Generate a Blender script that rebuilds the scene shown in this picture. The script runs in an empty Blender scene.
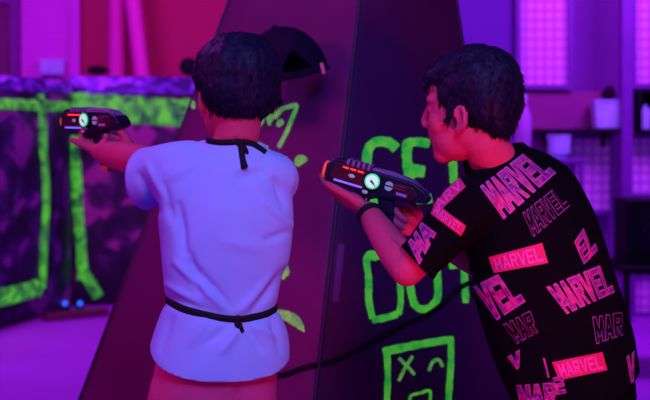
import bpy, bmesh, math, random
from mathutils import Vector, Matrix, noise
from mathutils.bvhtree import BVHTree
random.seed(7)
FPX = 1175.0; HOR = 130.0; CAMZ = 1.3
CAM = Vector((0, 0, CAMZ))
sc = bpy.context.scene; COL = sc.collection
V = Vector; PI = math.pi

def P(px, py, d):
    return V(((px-325)/FPX*d, d, CAMZ-(py-HOR)/FPX*d))
def ray(px, py):
    return V(((px-325)/FPX, 1.0, -(py-HOR)/FPX)).normalized()

# ------------------------------------------------------------------ materials
def mat(name, c1, c2=None, scale=8.0, rough=0.7, bump=0.0, bscale=60.0, emit=None, es=0.0, metal=0.0, sharp=False, detail=4.0, sheen=0.0, spec=0.5, stretch=None, dist=0.0):
    m = bpy.data.materials.new(name); m.use_nodes = True
    nt = m.node_tree; N = nt.nodes; b = N['Principled BSDF']
    b.inputs['Roughness'].default_value = rough; b.inputs['Metallic'].default_value = metal
    b.inputs['Specular IOR Level'].default_value = spec
    if sheen: b.inputs['Sheen Weight'].default_value = sheen
    tc = N.new('ShaderNodeTexCoord'); src = tc.outputs['Object']
    if stretch:
        mp = N.new('ShaderNodeMapping'); mp.inputs['Scale'].default_value = stretch
        nt.links.new(src, mp.inputs['Vector']); src = mp.outputs['Vector']
    c2 = c2 or tuple(x*0.82 for x in c1)
    nz = N.new('ShaderNodeTexNoise'); nz.inputs['Scale'].default_value = scale; nz.inputs['Detail'].default_value = detail
    nz.inputs['Distortion'].default_value = dist
    nt.links.new(src, nz.inputs['Vector'])
    cr = N.new('ShaderNodeValToRGB')
    if sharp:
        cr.color_ramp.elements[0].position = .49; cr.color_ramp.elements[1].position = .53
    else:
        cr.color_ramp.elements[0].position = .35; cr.color_ramp.elements[1].position = .65
    cr.color_ramp.elements[0].color = (*c1, 1); cr.color_ramp.elements[1].color = (*c2, 1)
    nt.links.new(nz.outputs['Fac'], cr.inputs['Fac'])
    nt.links.new(cr.outputs['Color'], b.inputs['Base Color'])
    if emit:
        if emit == 'tex': nt.links.new(cr.outputs['Color'], b.inputs['Emission Color'])
        else: b.inputs['Emission Color'].default_value = (*emit, 1)
        b.inputs['Emission Strength'].default_value = es
    if bump:
        n2 = N.new('ShaderNodeTexNoise'); n2.inputs['Scale'].default_value = bscale; n2.inputs['Detail'].default_value = 3
        bp = N.new('ShaderNodeBump'); bp.inputs['Strength'].default_value = bump; bp.inputs['Distance'].default_value = .01
        nt.links.new(src, n2.inputs['Vector']); nt.links.new(n2.outputs['Fac'], bp.inputs['Height']); nt.links.new(bp.outputs['Normal'], b.inputs['Normal'])
    return m

def camo_mat(name, cols, scale=4.0):
    m = bpy.data.materials.new(name); m.use_nodes = True
    nt = m.node_tree; N = nt.nodes; b = N['Principled BSDF']; b.inputs['Roughness'].default_value = .6
    tc = N.new('ShaderNodeTexCoord')
    nz = N.new('ShaderNodeTexNoise'); nz.inputs['Scale'].default_value = scale; nz.inputs['Detail'].default_value = 2.5; nz.inputs['Distortion'].default_value = .6
    nt.links.new(tc.outputs['Object'], nz.inputs['Vector'])
    cr = N.new('ShaderNodeValToRGB'); r = cr.color_ramp; r.interpolation = 'EASE'
    pos = [.40, .49, .56, .64]
    r.elements[0].position = pos[0]; r.elements[0].color = (*cols[0], 1)
    r.elements[1].position = pos[1]; r.elements[1].color = (*cols[1], 1)
    for i in (2, 3):
        e = r.elements.new(pos[i]); e.color = (*cols[i], 1)
    nt.links.new(nz.outputs['Fac'], cr.inputs['Fac']); nt.links.new(cr.outputs['Color'], b.inputs['Base Color'])
    return m

def grid_mat(name, base, line, sx, sz, w=.12, rough=.6, soft=False, hor_only=False):
    """fine woven / corrugated grid over an upright surface"""
    m = bpy.data.materials.new(name); m.use_nodes = True
    nt = m.node_tree; N = nt.nodes; b = N['Principled BSDF']; b.inputs['Roughness'].default_value = rough
    tc = N.new('ShaderNodeTexCoord'); sp = N.new('ShaderNodeSeparateXYZ'); nt.links.new(tc.outputs['Object'], sp.inputs[0])
    def line_fac(sock, s):
        a = N.new('ShaderNodeMath'); a.operation = 'MULTIPLY'; a.inputs[1].default_value = s; nt.links.new(sock, a.inputs[0])
        f = N.new('ShaderNodeMath'); f.operation = 'PINGPONG'; f.inputs[1].default_value = .5; nt.links.new(a.outputs[0], f.inputs[0])
        g = N.new('ShaderNodeMapRange'); g.inputs['From Min'].default_value = 0; g.inputs['From Max'].default_value = w
        g.inputs['To Min'].default_value = 1; g.inputs['To Max'].default_value = 0; nt.links.new(f.outputs[0], g.inputs['Value'])
        return g.outputs[0]
    z = line_fac(sp.outputs['Z'], sz)
    if hor_only: fac = z
    else:
        x = line_fac(sp.outputs['X'], sx)
        mx = N.new('ShaderNodeMath'); mx.operation = 'MAXIMUM'; nt.links.new(x, mx.inputs[0]); nt.links.new(z, mx.inputs[1]); fac = mx.outputs[0]
    mix = N.new('ShaderNodeMix'); mix.data_type = 'RGBA'
    mix.inputs['A'].default_value = (*base, 1); mix.inputs['B'].default_value = (*line, 1)
    nt.links.new(fac, mix.inputs['Factor']); nt.links.new(mix.outputs['Result'], b.inputs['Base Color'])
    return m

M = dict(
    skin=mat('skin', (.54, .07, .15), (.46, .055, .13), scale=14, rough=.6, bump=.08, bscale=160, spec=.2),
    hair=mat('hair', (.006, .006, .022), (.009, .009, .036), scale=90, rough=.55, spec=.15),
    white=mat('white_cotton', (.30, .58, .95), (.28, .54, .92), scale=5, rough=.85, bump=.10, bscale=45, sheen=.05),
    shorts=mat('pink_shorts_fabric', (.58, .06, .22), (.48, .05, .18), scale=9, rough=.8, bump=.2, bscale=30),
    black=mat('black_cotton', (.003, .003, .005), (.004, .004, .006), scale=12, rough=.95, bump=.2, bscale=45, spec=.04),
    webbing=mat('black_webbing', (.008, .008, .014), rough=.8, bump=.3, bscale=300, spec=.2),
    shoe=mat('shoe_leather', (.06, .05, .07), rough=.5), sole=mat('shoe_sole', (.5, .5, .5), rough=.7),
    sock=mat('sock_cotton', (.55, .55, .6), rough=.9),
    eyew=mat('eye_white', (.8, .8, .8), rough=.2), iris=mat('iris', (.01, .008, .006), rough=.1),
    lip=mat('brow_hair', (.015, .01, .02), rough=.7),
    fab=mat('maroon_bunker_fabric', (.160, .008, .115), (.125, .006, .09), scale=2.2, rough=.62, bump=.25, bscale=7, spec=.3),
    fab_shaded=mat('shaded_bunker_fabric', (.090, .007, .085), (.062, .005, .066), scale=2.5, rough=.62, bump=.25, bscale=7, spec=.25),  # same fabric as fab; weaker light on the right faces painted into the colour
    seam=mat('bunker_seam_tape', (.025, .005, .05), rough=.6),
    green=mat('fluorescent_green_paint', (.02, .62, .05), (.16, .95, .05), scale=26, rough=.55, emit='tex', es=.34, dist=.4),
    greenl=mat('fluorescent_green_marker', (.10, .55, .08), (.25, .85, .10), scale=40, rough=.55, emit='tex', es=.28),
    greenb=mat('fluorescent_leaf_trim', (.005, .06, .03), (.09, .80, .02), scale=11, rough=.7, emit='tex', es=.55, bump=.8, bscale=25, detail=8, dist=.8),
    purptape=mat('purple_tape', (.16, .03, .22), rough=.6),
    camo=camo_mat('camouflage_fabric', [(.005, .003, .016), (.012, .007, .04), (.045, .012, .10), (.24, .04, .22)], 4.2),
    camor=camo_mat('camouflage_fabric_reddish', [(.010, .003, .018), (.020, .004, .03), (.05, .010, .06), (.34, .04, .19)], 4.2),
    camotop=camo_mat('camouflage_trim', [(.03, .01, .14), (.10, .03, .40), (.22, .06, .6), (.5, .15, .9)], 9),
    ledblue=mat('blue_light', (.03, .15, .9), emit=(.02, .12, 1), es=1.6),
    gun=mat('gun_shell', (.010, .007, .026), (.016, .010, .040), scale=18, rough=.38, spec=.35),
    gunred=mat('gun_side_panel', (.075, .006, .022), (.045, .004, .016), scale=20, rough=.4),
    gungrey=mat('gun_grey_plastic', (.26, .14, .32), (.2, .1, .26), rough=.45),
    gunlbl=mat('gun_label', (.55, .30, .75), (.45, .25, .65), rough=.5),
    dial=mat('dial_face', (.6, 1, .75), (.42, 1, .6), scale=60, emit=(.38, .85, .52), es=.75),
    needle=mat('dial_needle', (.005, .02, .01), rough=.4),
    dialring=mat('dial_glow_ring', (.1, .9, .35), emit=(.03, .6, .18), es=.7),
    red_led=mat('red_light', (1, .05, .03), emit=(1, .03, .03), es=1.6),
    strip=mat('side_light_strip', (.25, .2, .9), emit=(.20, .16, 1), es=.75),
    tip=mat('orange_muzzle_ring', (1, .10, .04), emit=(1, .07, .04), es=.5),
    btn=mat('pale_button', (.5, .65, .6), (.4, .55, .5), emit=(.3, .5, .4), es=.12),
    grip=mat('grip_plate', (.75, .45, .10), rough=.4),
    floor=mat('pale_floor', (.50, .05, .66), (.44, .04, .58), scale=1.3, rough=.6, bump=.1, bscale=30),
    redwall=mat('red_wall_paint', (.52, .012, .10), (.48, .010, .09), scale=.8, rough=.7),
    pinkpost=mat('pink_padding', (.95, .05, .55), (.90, .04, .50), scale=2, rough=.6),
    ceil=mat('dark_ceiling', (.03, .02, .05)),
    purpwall=mat('purple_wall_paint', (.22, .012, .33), (.18, .010, .28), scale=1.2, rough=.7),
    bluewall=mat('violet_wall_panel', (.13, .012, .33), (.11, .010, .28), scale=1.2, rough=.7),
    magwall=mat('magenta_counter_back', (.34, .03, .20), (.25, .02, .20), scale=1.5, rough=.7),
    corr=grid_mat('corrugated_purple_cladding', (.85, .07, .80), (.66, .05, .62), 1, 22, .5, hor_only=True),
    mesh=grid_mat('pale_gridded_panel', (.95, .36, .92), (.42, .08, .52), 15, 15, .20),
    frame=mat('violet_frame', (.20, .015, .36), rough=.5),
    door=mat('door_red', (.20, .02, .12), rough=.6), doorv=mat('door_violet', (.22, .015, .28), rough=.6),
    darkthing=mat('matte_black_plastic', (.004, .003, .008), (.006, .004, .011), rough=.7, spec=.2),
    pale=mat('pale_blue_plastic', (.55, .75, .98), (.42, .58, .92), scale=12, rough=.5),
    lilac=mat('lilac_plastic', (.6, .2, .75), rough=.5),
    plank=mat('dark_red_plank', (.16, .01, .05), (.10, .006, .04), scale=6, rough=.6),
    cap=mat('dark_cap_cotton', (.012, .005, .026), (.016, .006, .03), rough=.9, bump=.3, bscale=80, spec=.08),
    pinktab=mat('pink_strap_tab', (.9, .2, .35), rough=.4),
    prt_pink=mat('pink_print', (.62, .09, .42), (.48, .05, .42), scale=60, rough=.7),
    prt_comic=mat('mottled_comic_print', (.66, .06, .22), (.07, .01, .20), scale=42, rough=.7, detail=6, dist=1.2),
    prt_red=mat('red_print', (.62, .02, .13), (.55, .02, .12), scale=30, rough=.7),
    prt_ltr=mat('bright_pink_print', (.86, .11, .48), (.75, .08, .38), scale=60, rough=.7),
    prt_dim=mat('dim_pink_print', (.25, .04, .22), (.18, .03, .18), scale=60, rough=.7),
    prt_dark=mat('maroon_print', (.16, .01, .07), (.12, .01, .06), scale=60, rough=.7),
)

# ------------------------------------------------------------------ helpers
def link(name, me, parent=None, smooth=True):
    o = bpy.data.objects.new(name, me); COL.objects.link(o)
    if parent is not None: o.parent = parent
    if smooth and me is not None:
        me.polygons.foreach_set('use_smooth', [True]*len(me.polygons))
    return o
def obj(name, bm, m, parent=None, smooth=False, bevel=0, recenter=False):
    bmesh.ops.recalc_face_normals(bm, faces=bm.faces)
    me = bpy.data.meshes.new(name); bm.to_mesh(me); bm.free()
    for x in (m if isinstance(m, (list, tuple)) else [m]): me.materials.append(x)
    o = link(name, me, parent, smooth)
    if bevel:
        b = o.modifiers.new('bevel', 'BEVEL'); b.width = bevel; b.segments = 3; b.limit_method = 'ANGLE'
    return o
def empty(name, loc, label, cat, rot=(0, 0, 0), group=None):
    o = bpy.data.objects.new(name, None); COL.objects.link(o); o.location = loc; o.rotation_euler = rot
    o.empty_display_size = .05; o['label'] = label; o['category'] = cat
    if group: o['group'] = group
    return o
def tag(o, label=None, cat=None, group=None, kind=None):
    if label: o['label'] = label
    if cat: o['category'] = cat
    if group: o['group'] = group
    if kind: o['kind'] = kind
    return o
def box(bm, c, s, rot=None, mi=0):
    r = bmesh.ops.create_cube(bm, size=1.0)['verts']
    mt = Matrix.Translation(V(c)) @ (rot.to_4x4() if rot else Matrix()) @ Matrix.Diagonal((*s, 1))
    bmesh.ops.transform(bm, matrix=mt, verts=r)
    for f in {f for v in r for f in v.link_faces}: f.material_index = mi
    return r
def cyl(bm, c, r1, r2, h, axis='Z', seg=32, rot=None):
    rm = {'Z': Matrix(), 'X': Matrix.Rotation(PI/2, 4, 'Y'), 'Y': Matrix.Rotation(PI/2, 4, 'X')}[axis]
    if rot: rm = rot.to_4x4() @ rm
    return bmesh.ops.create_cone(bm, cap_ends=True, segments=seg, radius1=r1, radius2=r2, depth=h, matrix=Matrix.Translation(V(c)) @ rm)['verts']
def ell(bm, c, r, B=None, seg=20):
    vs = bmesh.ops.create_uvsphere(bm, u_segments=seg, v_segments=seg//2+2, radius=1)['verts']
    mt = Matrix.Translation(V(c)) @ (B.to_4x4() if B else Matrix()) @ Matrix.Diagonal((*r, 1))
    bmesh.ops.transform(bm, matrix=mt, verts=vs)
    return vs
def catmull(pts, sub):
    out = []; n = len(pts)
    for i in range(n-1):
        p0 = pts[max(i-1, 0)]; p1 = pts[i]; p2 = pts[i+1]; p3 = pts[min(i+2, n-1)]
        for k in range(sub):
            t = k/sub
            out.append(tuple(.5*((2*b)+(-a+c)*t+(2*a-5*b+4*c-d)*t*t+(-a+3*b-3*c+d)*t**3) for a, b, c, d in zip(p0, p1, p2, p3)))
    out.append(tuple(pts[-1])); return out
def tube(bm, pts, radii, seg=14, sub=4, flat=1.0, ref=None, caps=True):
    """tapered sweep; flat<1 flattens along the direction ref"""
    q = catmull([(*p, r) for p, r in zip(pts, radii)], sub)
    c = [V(a[:3]) for a in q]; rr = [max(a[3], .0004) for a in q]
    T0 = (c[1]-c[0]).normalized(); up = V(ref) if ref else (V((0, 0, 1)) if abs(T0.z) < .9 else V((1, 0, 0)))
    rings = []
    for i, p in enumerate(c):
        T = (c[min(i+1, len(c)-1)]-c[max(i-1, 0)]).normalized()
        up2 = (up - T*up.dot(T))
        if up2.length < 1e-4: up2 = T.orthogonal()
        up2.normalize()
        if not ref: up = up2
        s = T.cross(up2)
        rings.append([bm.verts.new(p + (s*math.cos(a)+up2*math.sin(a)*flat)*rr[i]) for a in [2*PI*k/seg for k in range(seg)]])
    for a, b in zip(rings, rings[1:]):
        for k in range(seg): bm.faces.new((a[k], a[(k+1) % seg], b[(k+1) % seg], b[k]))
    bm.faces.new(rings[0][::-1]); bm.faces.new(rings[-1])
    if caps and flat == 1.0:
        for p, r in ((c[0], rr[0]), (c[-1], rr[-1])): ell(bm, p, (r*.995,)*3, seg=12)
def loft(bm, secs, Lv, Fv, seg=40, sub=4, ex=2.3, axis=None):
    """secs: (center, half width, half depth); rings square to the spine"""
    q = catmull([(*c, a, b) for c, a, b in secs], sub)
    cs = [V(a[:3]) for a in q]; rings = []
    for i, a in enumerate(q):
        T = (cs[min(i+1, len(cs)-1)]-cs[max(i-1, 0)]).normalized()
        if axis is not None: T = axis.normalized()
        L = (Lv - T*Lv.dot(T)).normalized(); F = T.cross(L)
        if F.dot(Fv) < 0: F = -F
        ring = []
        for k in range(seg):
            t = 2*PI*k/seg; ct, st = math.cos(t), math.sin(t)
            x = math.copysign(abs(ct)**(2/ex), ct)*a[3]; y = math.copysign(abs(st)**(2/ex), st)*a[4]
            ring.append(bm.verts.new(cs[i]+L*x+F*y))
        rings.append(ring)
    for a, b in zip(rings, rings[1:]):
        for k in range(seg): bm.faces.new((a[k], a[(k+1) % seg], b[(k+1) % seg], b[k]))
    bm.faces.new(rings[0][::-1]); bm.faces.new(rings[-1])
def bake(bm, mods, recalc=True):
    if recalc: bmesh.ops.recalc_face_normals(bm, faces=bm.faces)
    me = bpy.data.meshes.new('tmp'); bm.to_mesh(me); bm.free()
    o = bpy.data.objects.new('tmp', me); COL.objects.link(o)
    for t, kw in mods:
        md = o.modifiers.new(t, t)
        for k, v in kw.items(): setattr(md, k, v)
    bpy.context.view_layer.update()
    dg = bpy.context.evaluated_depsgraph_get()
    out = bpy.data.meshes.new_from_object(o.evaluated_get(dg))
    bpy.data.objects.remove(o); bpy.data.meshes.remove(me)
    r = bmesh.new(); r.from_mesh(out); bpy.data.meshes.remove(out)
    return r
def merge(bm, voxel, it=4, fac=.5):
    return bake(bm, [('REMESH', dict(mode='VOXEL', voxel_size=voxel)), ('SMOOTH', dict(factor=fac, iterations=it))])
def bvh_of(bm):
    return BVHTree.FromBMesh(bm)
def to_mesh(name, bm, mats):
    me = bpy.data.meshes.new(name); bm.to_mesh(me); bm.free()
    for m in mats: me.materials.append(m)
    return me
def cut(bm, p, n):
    """drop what lies on the positive side of the plane"""
    bmesh.ops.bisect_plane(bm, geom=bm.verts[:]+bm.edges[:]+bm.faces[:], plane_co=p, plane_no=n, clear_outer=True)
def solidify(bm, t):
    return bake(bm, [('SOLIDIFY', dict(thickness=t, offset=-1.0))], recalc=False)

# painted / printed marks laid on a surface --------------------------------
def project_tris(bm, src, bvh, off, mi, limit=.006, dmax=99):
    """src: bmesh in pixel coordinates (x, y); becomes faces lying on the surface"""
    bmesh.ops.triangulate(src, faces=src.faces[:])
    for _ in range(6):
        es = [e for e in src.edges if (e.verts[0].co-e.verts[1].co).length > limit]
        if not es: break
        bmesh.ops.subdivide_edges(src, edges=es, cuts=1)
        bmesh.ops.triangulate(src, faces=src.faces[:])
    mp = {}
    for v in src.verts:
        h = bvh.ray_cast(CAM, ray(v.co.x, v.co.y))
        if h[0] is not None and h[3] < dmax and h[1].dot(ray(v.co.x, v.co.y)) < -.04:
            mp[v] = bm.verts.new(h[0]+h[1]*off)
    for f in src.faces:
        if all(v in mp for v in f.verts):
            q = [mp[v] for v in f.verts]
            if max((q[0].co-q[1].co).length, (q[1].co-q[2].co).length, (q[0].co-q[2].co).length) > .09: continue
            n = (q[1].co-q[0].co).cross(q[2].co-q[0].co)
            if n.dot(q[0].co-CAM) > 0: q = q[::-1]
            nf = bm.faces.new(q); nf.material_index = mi; nf.smooth = True
    src.free()
def stroke(bm, pts, w, bvh, off, mi, limit=5, dmax=99):
    """a brushed line of width w pixels with an uneven edge"""
    q = catmull([(p[0], p[1], (p[2] if len(p) > 2 else w)) for p in pts], 8)
    s = bmesh.new(); prev = None
    for i, a in enumerate(q):
        b = q[min(i+1, len(q)-1)]; c = q[max(i-1, 0)]
        t = V((b[0]-c[0], b[1]-c[1], 0)).normalized(); n = V((-t.y, t.x, 0))
        ww = a[2]/2*(1+.22*noise.noise(V((a[0]*.35, a[1]*.35, 1))))
        if i in (0, len(q)-1): ww *= .75
        row = [s.verts.new(V((a[0], a[1], 0))+n*ww*k) for k in (-1, -.33, .33, 1)]
        if prev:
            for k in range(3): s.faces.new((prev[k], prev[k+1], row[k+1], row[k]))
        prev = row
    project_tris(bm, s, bvh, off, mi, limit, dmax)
def quad_src(c, n=6):
    s = bmesh.new(); g = []
    for j in range(n+1):
        for i in range(n+1):
            g.append(s.verts.new((*bil(c, i/n, j/n), 0)))
    for j in range(n):
        for i in range(n):
            a = j*(n+1)+i; s.faces.new((g[a], g[a+1], g[a+n+2], g[a+n+1]))
    return s
def bil(c, u, v):
    """c = bottom-left, bottom-right, top-right, top-left in pixels"""
    x = [(1-u)*(1-v)*c[0][k]+u*(1-v)*c[1][k]+u*v*c[2][k]+(1-u)*v*c[3][k] for k in (0, 1)]
    return x
_tc = {}
def text_geo(txt, offset):
    if (txt, offset) in _tc: return _tc[(txt, offset)]
    cu = bpy.data.curves.new('t', 'FONT'); cu.body = txt; cu.size = 1; cu.offset = offset; cu.resolution_u = 3
    cu.space_character = 1.08
    o = bpy.data.objects.new('t', cu); COL.objects.link(o); bpy.context.view_layer.update()
    me = bpy.data.meshes.new_from_object(o.evaluated_get(bpy.context.evaluated_depsgraph_get()))
    vs = [(v.co.x, v.co.y) for v in me.vertices]; fs = [tuple(p.vertices) for p in me.polygons]
    bpy.data.objects.remove(o); bpy.data.curves.remove(cu); bpy.data.meshes.remove(me)
    _tc[(txt, offset)] = (vs, fs); return vs, fs
def text_src(txt, c, offset, ref_off=None):
    vs, fs = text_geo(txt, offset)
    rv, _ = text_geo(txt, ref_off if ref_off is not None else offset)
    x0 = min(v[0] for v in rv); x1 = max(v[0] for v in rv); y0 = min(v[1] for v in rv); y1 = max(v[1] for v in rv)
    s = bmesh.new()
    w = [s.verts.new((*bil(c, (x-x0)/(x1-x0), (y-y0)/(y1-y0)), 0)) for x, y in vs]
    for f in fs:
        try: s.faces.new([w[i] for i in f])
        except ValueError: pass
    bmesh.ops.remove_doubles(s, verts=s.verts, dist=.01)
    return s

GLYPH = {'M': [(.13, 0, .13, 1), (.13, 1, .5, .25), (.5, .25, .87, 1), (.87, 0, .87, 1)], 'A': [(.12, 0, .5, 1), (.5, 1, .88, 0), ('h', .25, .75, .32)],
 'R': [(.15, 0, .15, 1), ('h', .15, .8, .91), (.82, .5, .82, .97), ('h', .15, .8, .50), (.45, .5, .86, 0)], 'V': [(.12, 1, .5, 0), (.5, 0, .88, 1)],
 'E': [(.17, 0, .17, 1), ('h', .17, .92, .91), ('h', .17, .85, .5), ('h', .17, .92, .09)], 'L': [(.17, 0, .17, 1), ('h', .17, .92, .09)], 'I': [(.5, 0, .5, 1)],
 '2': [('h', .1, .85, .91), (.84, .5, .84, 1), ('h', .1, .9, .5), (.16, 0, .16, .5), ('h', .1, .95, .09)]}
def glyph_print(bm, txt, c, w, e, bvh, off, mi):
    """heavy block capitals filling the pixel quad c; w stroke width, e outset, in letter cells"""
    n = len(txt)
    for i, ch in enumerate(txt):
        for q, g in enumerate(GLYPH[ch]):
            hw = w/2+e
            if g[0] == 'h': pts = [(g[1]-hw, g[3]-.09-e*.7), (g[2]+hw*.6, g[3]-.09-e*.7), (g[2]+hw*.6, g[3]+.09+e*.7), (g[1]-hw, g[3]+.09+e*.7)]
            else:
                x0, y0, x1, y1 = g
                if y0 > y1: x0, y0, x1, y1 = x1, y1, x0, y0
                pts = [(x0-hw, y0-e*.7), (x0+hw, y0-e*.7), (x1+hw, y1+e*.7), (x1-hw, y1+e*.7)]
            cc = [bil(c, (i+.04+.92*min(max(x, -.04-e*.3), 1.04+e*.3))/n, y) for x, y in pts]
            project_tris(bm, quad_src(cc, 2), bvh, off+q*.00006, mi, 4)

# ------------------------------------------------------------------ the room
def struct(name, bm, m, parent=None, smooth=False, bevel=0):
    o = obj(name, bm, m, parent, smooth, bevel)
    if parent is None: o['kind'] = 'structure'
    return o
bm = bmesh.new(); box(bm, (0, 4.5, -.05), (10, 12, .1)); struct('floor', bm, M['floor'])
bm = bmesh.new(); box(bm, (0, 4.5, 3.65), (10, 12, .1)); struct('ceiling', bm, M['ceil'])
bm = bmesh.new(); box(bm, (-5.05, 4.5, 1.8), (.1, 12, 3.6)); struct('wall_left', bm, M['purpwall'])
bm = bmesh.new(); box(bm, (5.05, 4.5, 1.8), (.1, 12, 3.6)); struct('wall_right', bm, M['purpwall'])
bm = bmesh.new(); box(bm, (0, -1.55, 1.8), (10, .1, 3.6)); struct('wall_front', bm, M['ceil'])
DB = 9.6
bm = bmesh.new(); xa = P(78, 0, DB).x
box(bm, ((xa+.85)/2, DB+.1, 1.8), (.85-xa, .1, 3.6)); struct('wall_back', bm, M['redwall'])
bm = bmesh.new(); box(bm, ((-5+xa)/2, DB+.08, 1.8), (xa+5, .1, 3.6))
struct('wall_back_left', bm, M['corr'])
bm = bmesh.new(); box(bm, (xa-.01, DB+.0, 1.8), (.06, .07, 3.6)); struct('trim_1', bm, M['corr'])
# doorway far left with its frame and leaf
b0 = P(-14, 5, DB); b1 = P(16, 75, DB)
bm = bmesh.new(); fw = .07; dx0, dx1 = b0.x, b1.x; zt = b0.z
for x in (dx0, dx1): box(bm, (x, DB-.01, zt/2), (fw, .10, zt))
box(bm, ((dx0+dx1)/2, DB-.01, zt+.035), (dx1-dx0+fw, .10, fw)); fr = struct('door_1', bm, M['doorv'])
bm = bmesh.new(); box(bm, ((dx0+dx1)/2, DB+.0, zt/2), (dx1-dx0-fw, .05, zt))
for z in (zt*.28, zt*.72): box(bm, ((dx0+dx1)/2, DB-.03, z), ((dx1-dx0)*.55, .02, zt*.3))
lf = obj('door_leaf', bm, M['door'], fr, bevel=.004)
bm = bmesh.new(); ell(bm, (dx1-.1, DB-.06, 1.05), (.03, .03, .03)); obj('door_handle', bm, M['gungrey'], lf, smooth=True)

# right part of the far side: gridded pale panels in violet framing
DR = 8.2
s = DR/FPX
def rx(px): return (px-325)*s
def rz(py): return CAMZ-(py-HOR)*s
bm = bmesh.new(); box(bm, ((rx(440)+5)/2, DR+.15, 1.8), (5-rx(440), .1, 3.6)); struct('wall_back_right', bm, M['purpwall'])
bm = bmesh.new(); box(bm, (rx(440), (DR+DB)/2+.15, 1.8), (.08, DB-DR, 3.6)); struct('trim_2', bm, M['purpwall'])
bm = bmesh.new(); box(bm, ((rx(443)+rx(516))/2, DR+.06, (3.6+.0)/2), (rx(516)-rx(443), .08, 3.6)); struct('trim_3', bm, M['bluewall'])
def panel(n, x0, x1, y0, y1):
    bm = bmesh.new(); X0, X1, Z0, Z1 = rx(x0), rx(x1), rz(y1), rz(y0)
    box(bm, ((X0+X1)/2, DR+.03, (Z0+Z1)/2), (X1-X0, .05, Z1-Z0))
    o = struct('window_%d' % n, bm, M['mesh'])
    bm = bmesh.new(); t = .035
    for x in (X0, X1): box(bm, (x, DR, (Z0+Z1)/2), (t, .07, Z1-Z0+t))
    for z in (Z0, Z1): box(bm, ((X0+X1)/2, DR, z), (X1-X0-t, .068, t))
    obj('window_frame', bm, M['frame'], o)
panel(1, 518, 570, -60, 87); panel(2, 633, 690, -60, 86); panel(3, 566, 612, 136, 212)
panel(4, 629, 690, 136, 196); panel(5, 524, 558, 160, 212); panel(6, 632, 690, 272, 315); panel(7, 585, 624, 272, 315)
# upright post
bm = bmesh.new(); box(bm, (rx(624)-.05, DR-.25, 1.8), (.075, .08, 3.6)); struct('trim_4', bm, M['frame'], bevel=.006)
# magenta back board of the counter and shelf
bm = bmesh.new(); box(bm, ((rx(520)+rx(616))/2, DR+.03, (rz(91)+rz(131))/2), (rx(616)-rx(520), .05, rz(91)-rz(131))); struct('trim_5', bm, M['magwall'])
shelf = empty('wall_shelf', ((rx(533)+rx(614))/2, DR-.12, rz(131)), 'long dark wall shelf under the magenta board, at far right', 'shelf')
bm = bmesh.new(); box(bm, (0, 0, 0), (rx(614)-rx(533), .30, .03)); obj('board', bm, M['darkthing'], shelf, bevel=.004)
for dx in (-.2, .2):
    bm = bmesh.new(); box(bm, (dx, .11, -.06), (.025, .06, .1)); box(bm, (dx, .04, -.028), (.025, .2, .02)); obj('bracket', bm, M['darkthing'], shelf)
shz = rz(131)+.015
# pale box bin on the shelf with a dark lump on top
t = empty('storage_box', (rx(602), DR-.13, shz), 'pale blue plastic box standing on the shelf at far right', 'box')
bm = bmesh.new()
w = .095
vs = box(bm, (0, 0, .09), (2*w, .16, .18))
for v in vs:
    if v.co.z < .05: v.co.x *= .88; v.co.y *= .88
obj('body', bm, M['pale'], t, bevel=.012)
bm = bmesh.new(); box(bm, (0, 0, .188), (2*w+.016, .176, .016)); obj('lid', bm, M['pale'], t, bevel=.005)
bm = bmesh.new(); ell(bm, (0, 0, .04), (.05, .05, .045)); ell(bm, (.01, 0, .07), (.03, .03, .03)); bm = merge(bm, .006)
o = link('dark_ball', to_mesh('dark_ball', bm, [M['darkthing']])); o.location = (rx(604), DR-.13, shz+.197)
tag(o, 'small dark rounded object on top of the pale blue box', 'ball')
# cup shaped bucket and lilac bottle
t = empty('bucket', (rx(549), DR-.35, rz(157)), 'pale blue tapered bucket on the low stand left of the lower gridded panel', 'bucket')
bm = bmesh.new(); cyl(bm, (0, 0, .075), .052, .078, .15, seg=28)
for f in [f for f in bm.faces if f.normal.z > .9]: bmesh.ops.inset_region(bm, faces=[f], thickness=.006); f.normal_update(); bmesh.ops.translate(bm, verts=f.verts, vec=(0, 0, -.12))
obj('body', bm, M['pale'], t, smooth=False)
bm = bmesh.new()
tube(bm, [V((.078*math.cos(a), .078*math.sin(a), .15)) for a in [2*PI*k/24 for k in range(25)]], [.005]*25, seg=8, sub=1, caps=False); obj('rim', bm, M['pale'], t, smooth=True)
st = empty('low_stand', (rx(549), DR-.35, 0), 'dark purple stand carrying the tapered pale bucket', 'stand')
hz = rz(157)
bm = bmesh.new(); box(bm, (0, 0, hz-.015), (.28, .3, .03)); obj('top', bm, M['frame'], st, bevel=.004)
for ax in (-.12, .12):
    for ay in (-.13, .13):
        bm = bmesh.new(); box(bm, (ax, ay, (hz-.03)/2), (.03, .03, hz-.03)); obj('leg', bm, M['frame'], st)
t = empty('lilac_bottle', tuple(P(523, 152, DR-.9)), 'lilac bottle standing just behind the back of the dark haired head', 'bottle')
bm = bmesh.new()
prof = [(0, .0), (.045, .0), (.05, .01), (.05, .2), (.045, .24), (.025, .29), (.022, .33), (0, .33)]
for i in range(len(prof)-1):
    for k in range(24):
        a, b = 2*PI*k/24, 2*PI*(k+1)/24; (r0, z0), (r1, z1) = prof[i], prof[i+1]
        q = [bm.verts.new((r*math.cos(g), r*math.sin(g), z)) for r, z, g in ((r0, z0, a), (r0, z0, b), (r1, z1, b), (r1, z1, a))]
        bm.faces.new(q)
bmesh.ops.remove_doubles(bm, verts=bm.verts, dist=1e-4); obj('body', bm, M['lilac'], t, smooth=True)
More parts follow.
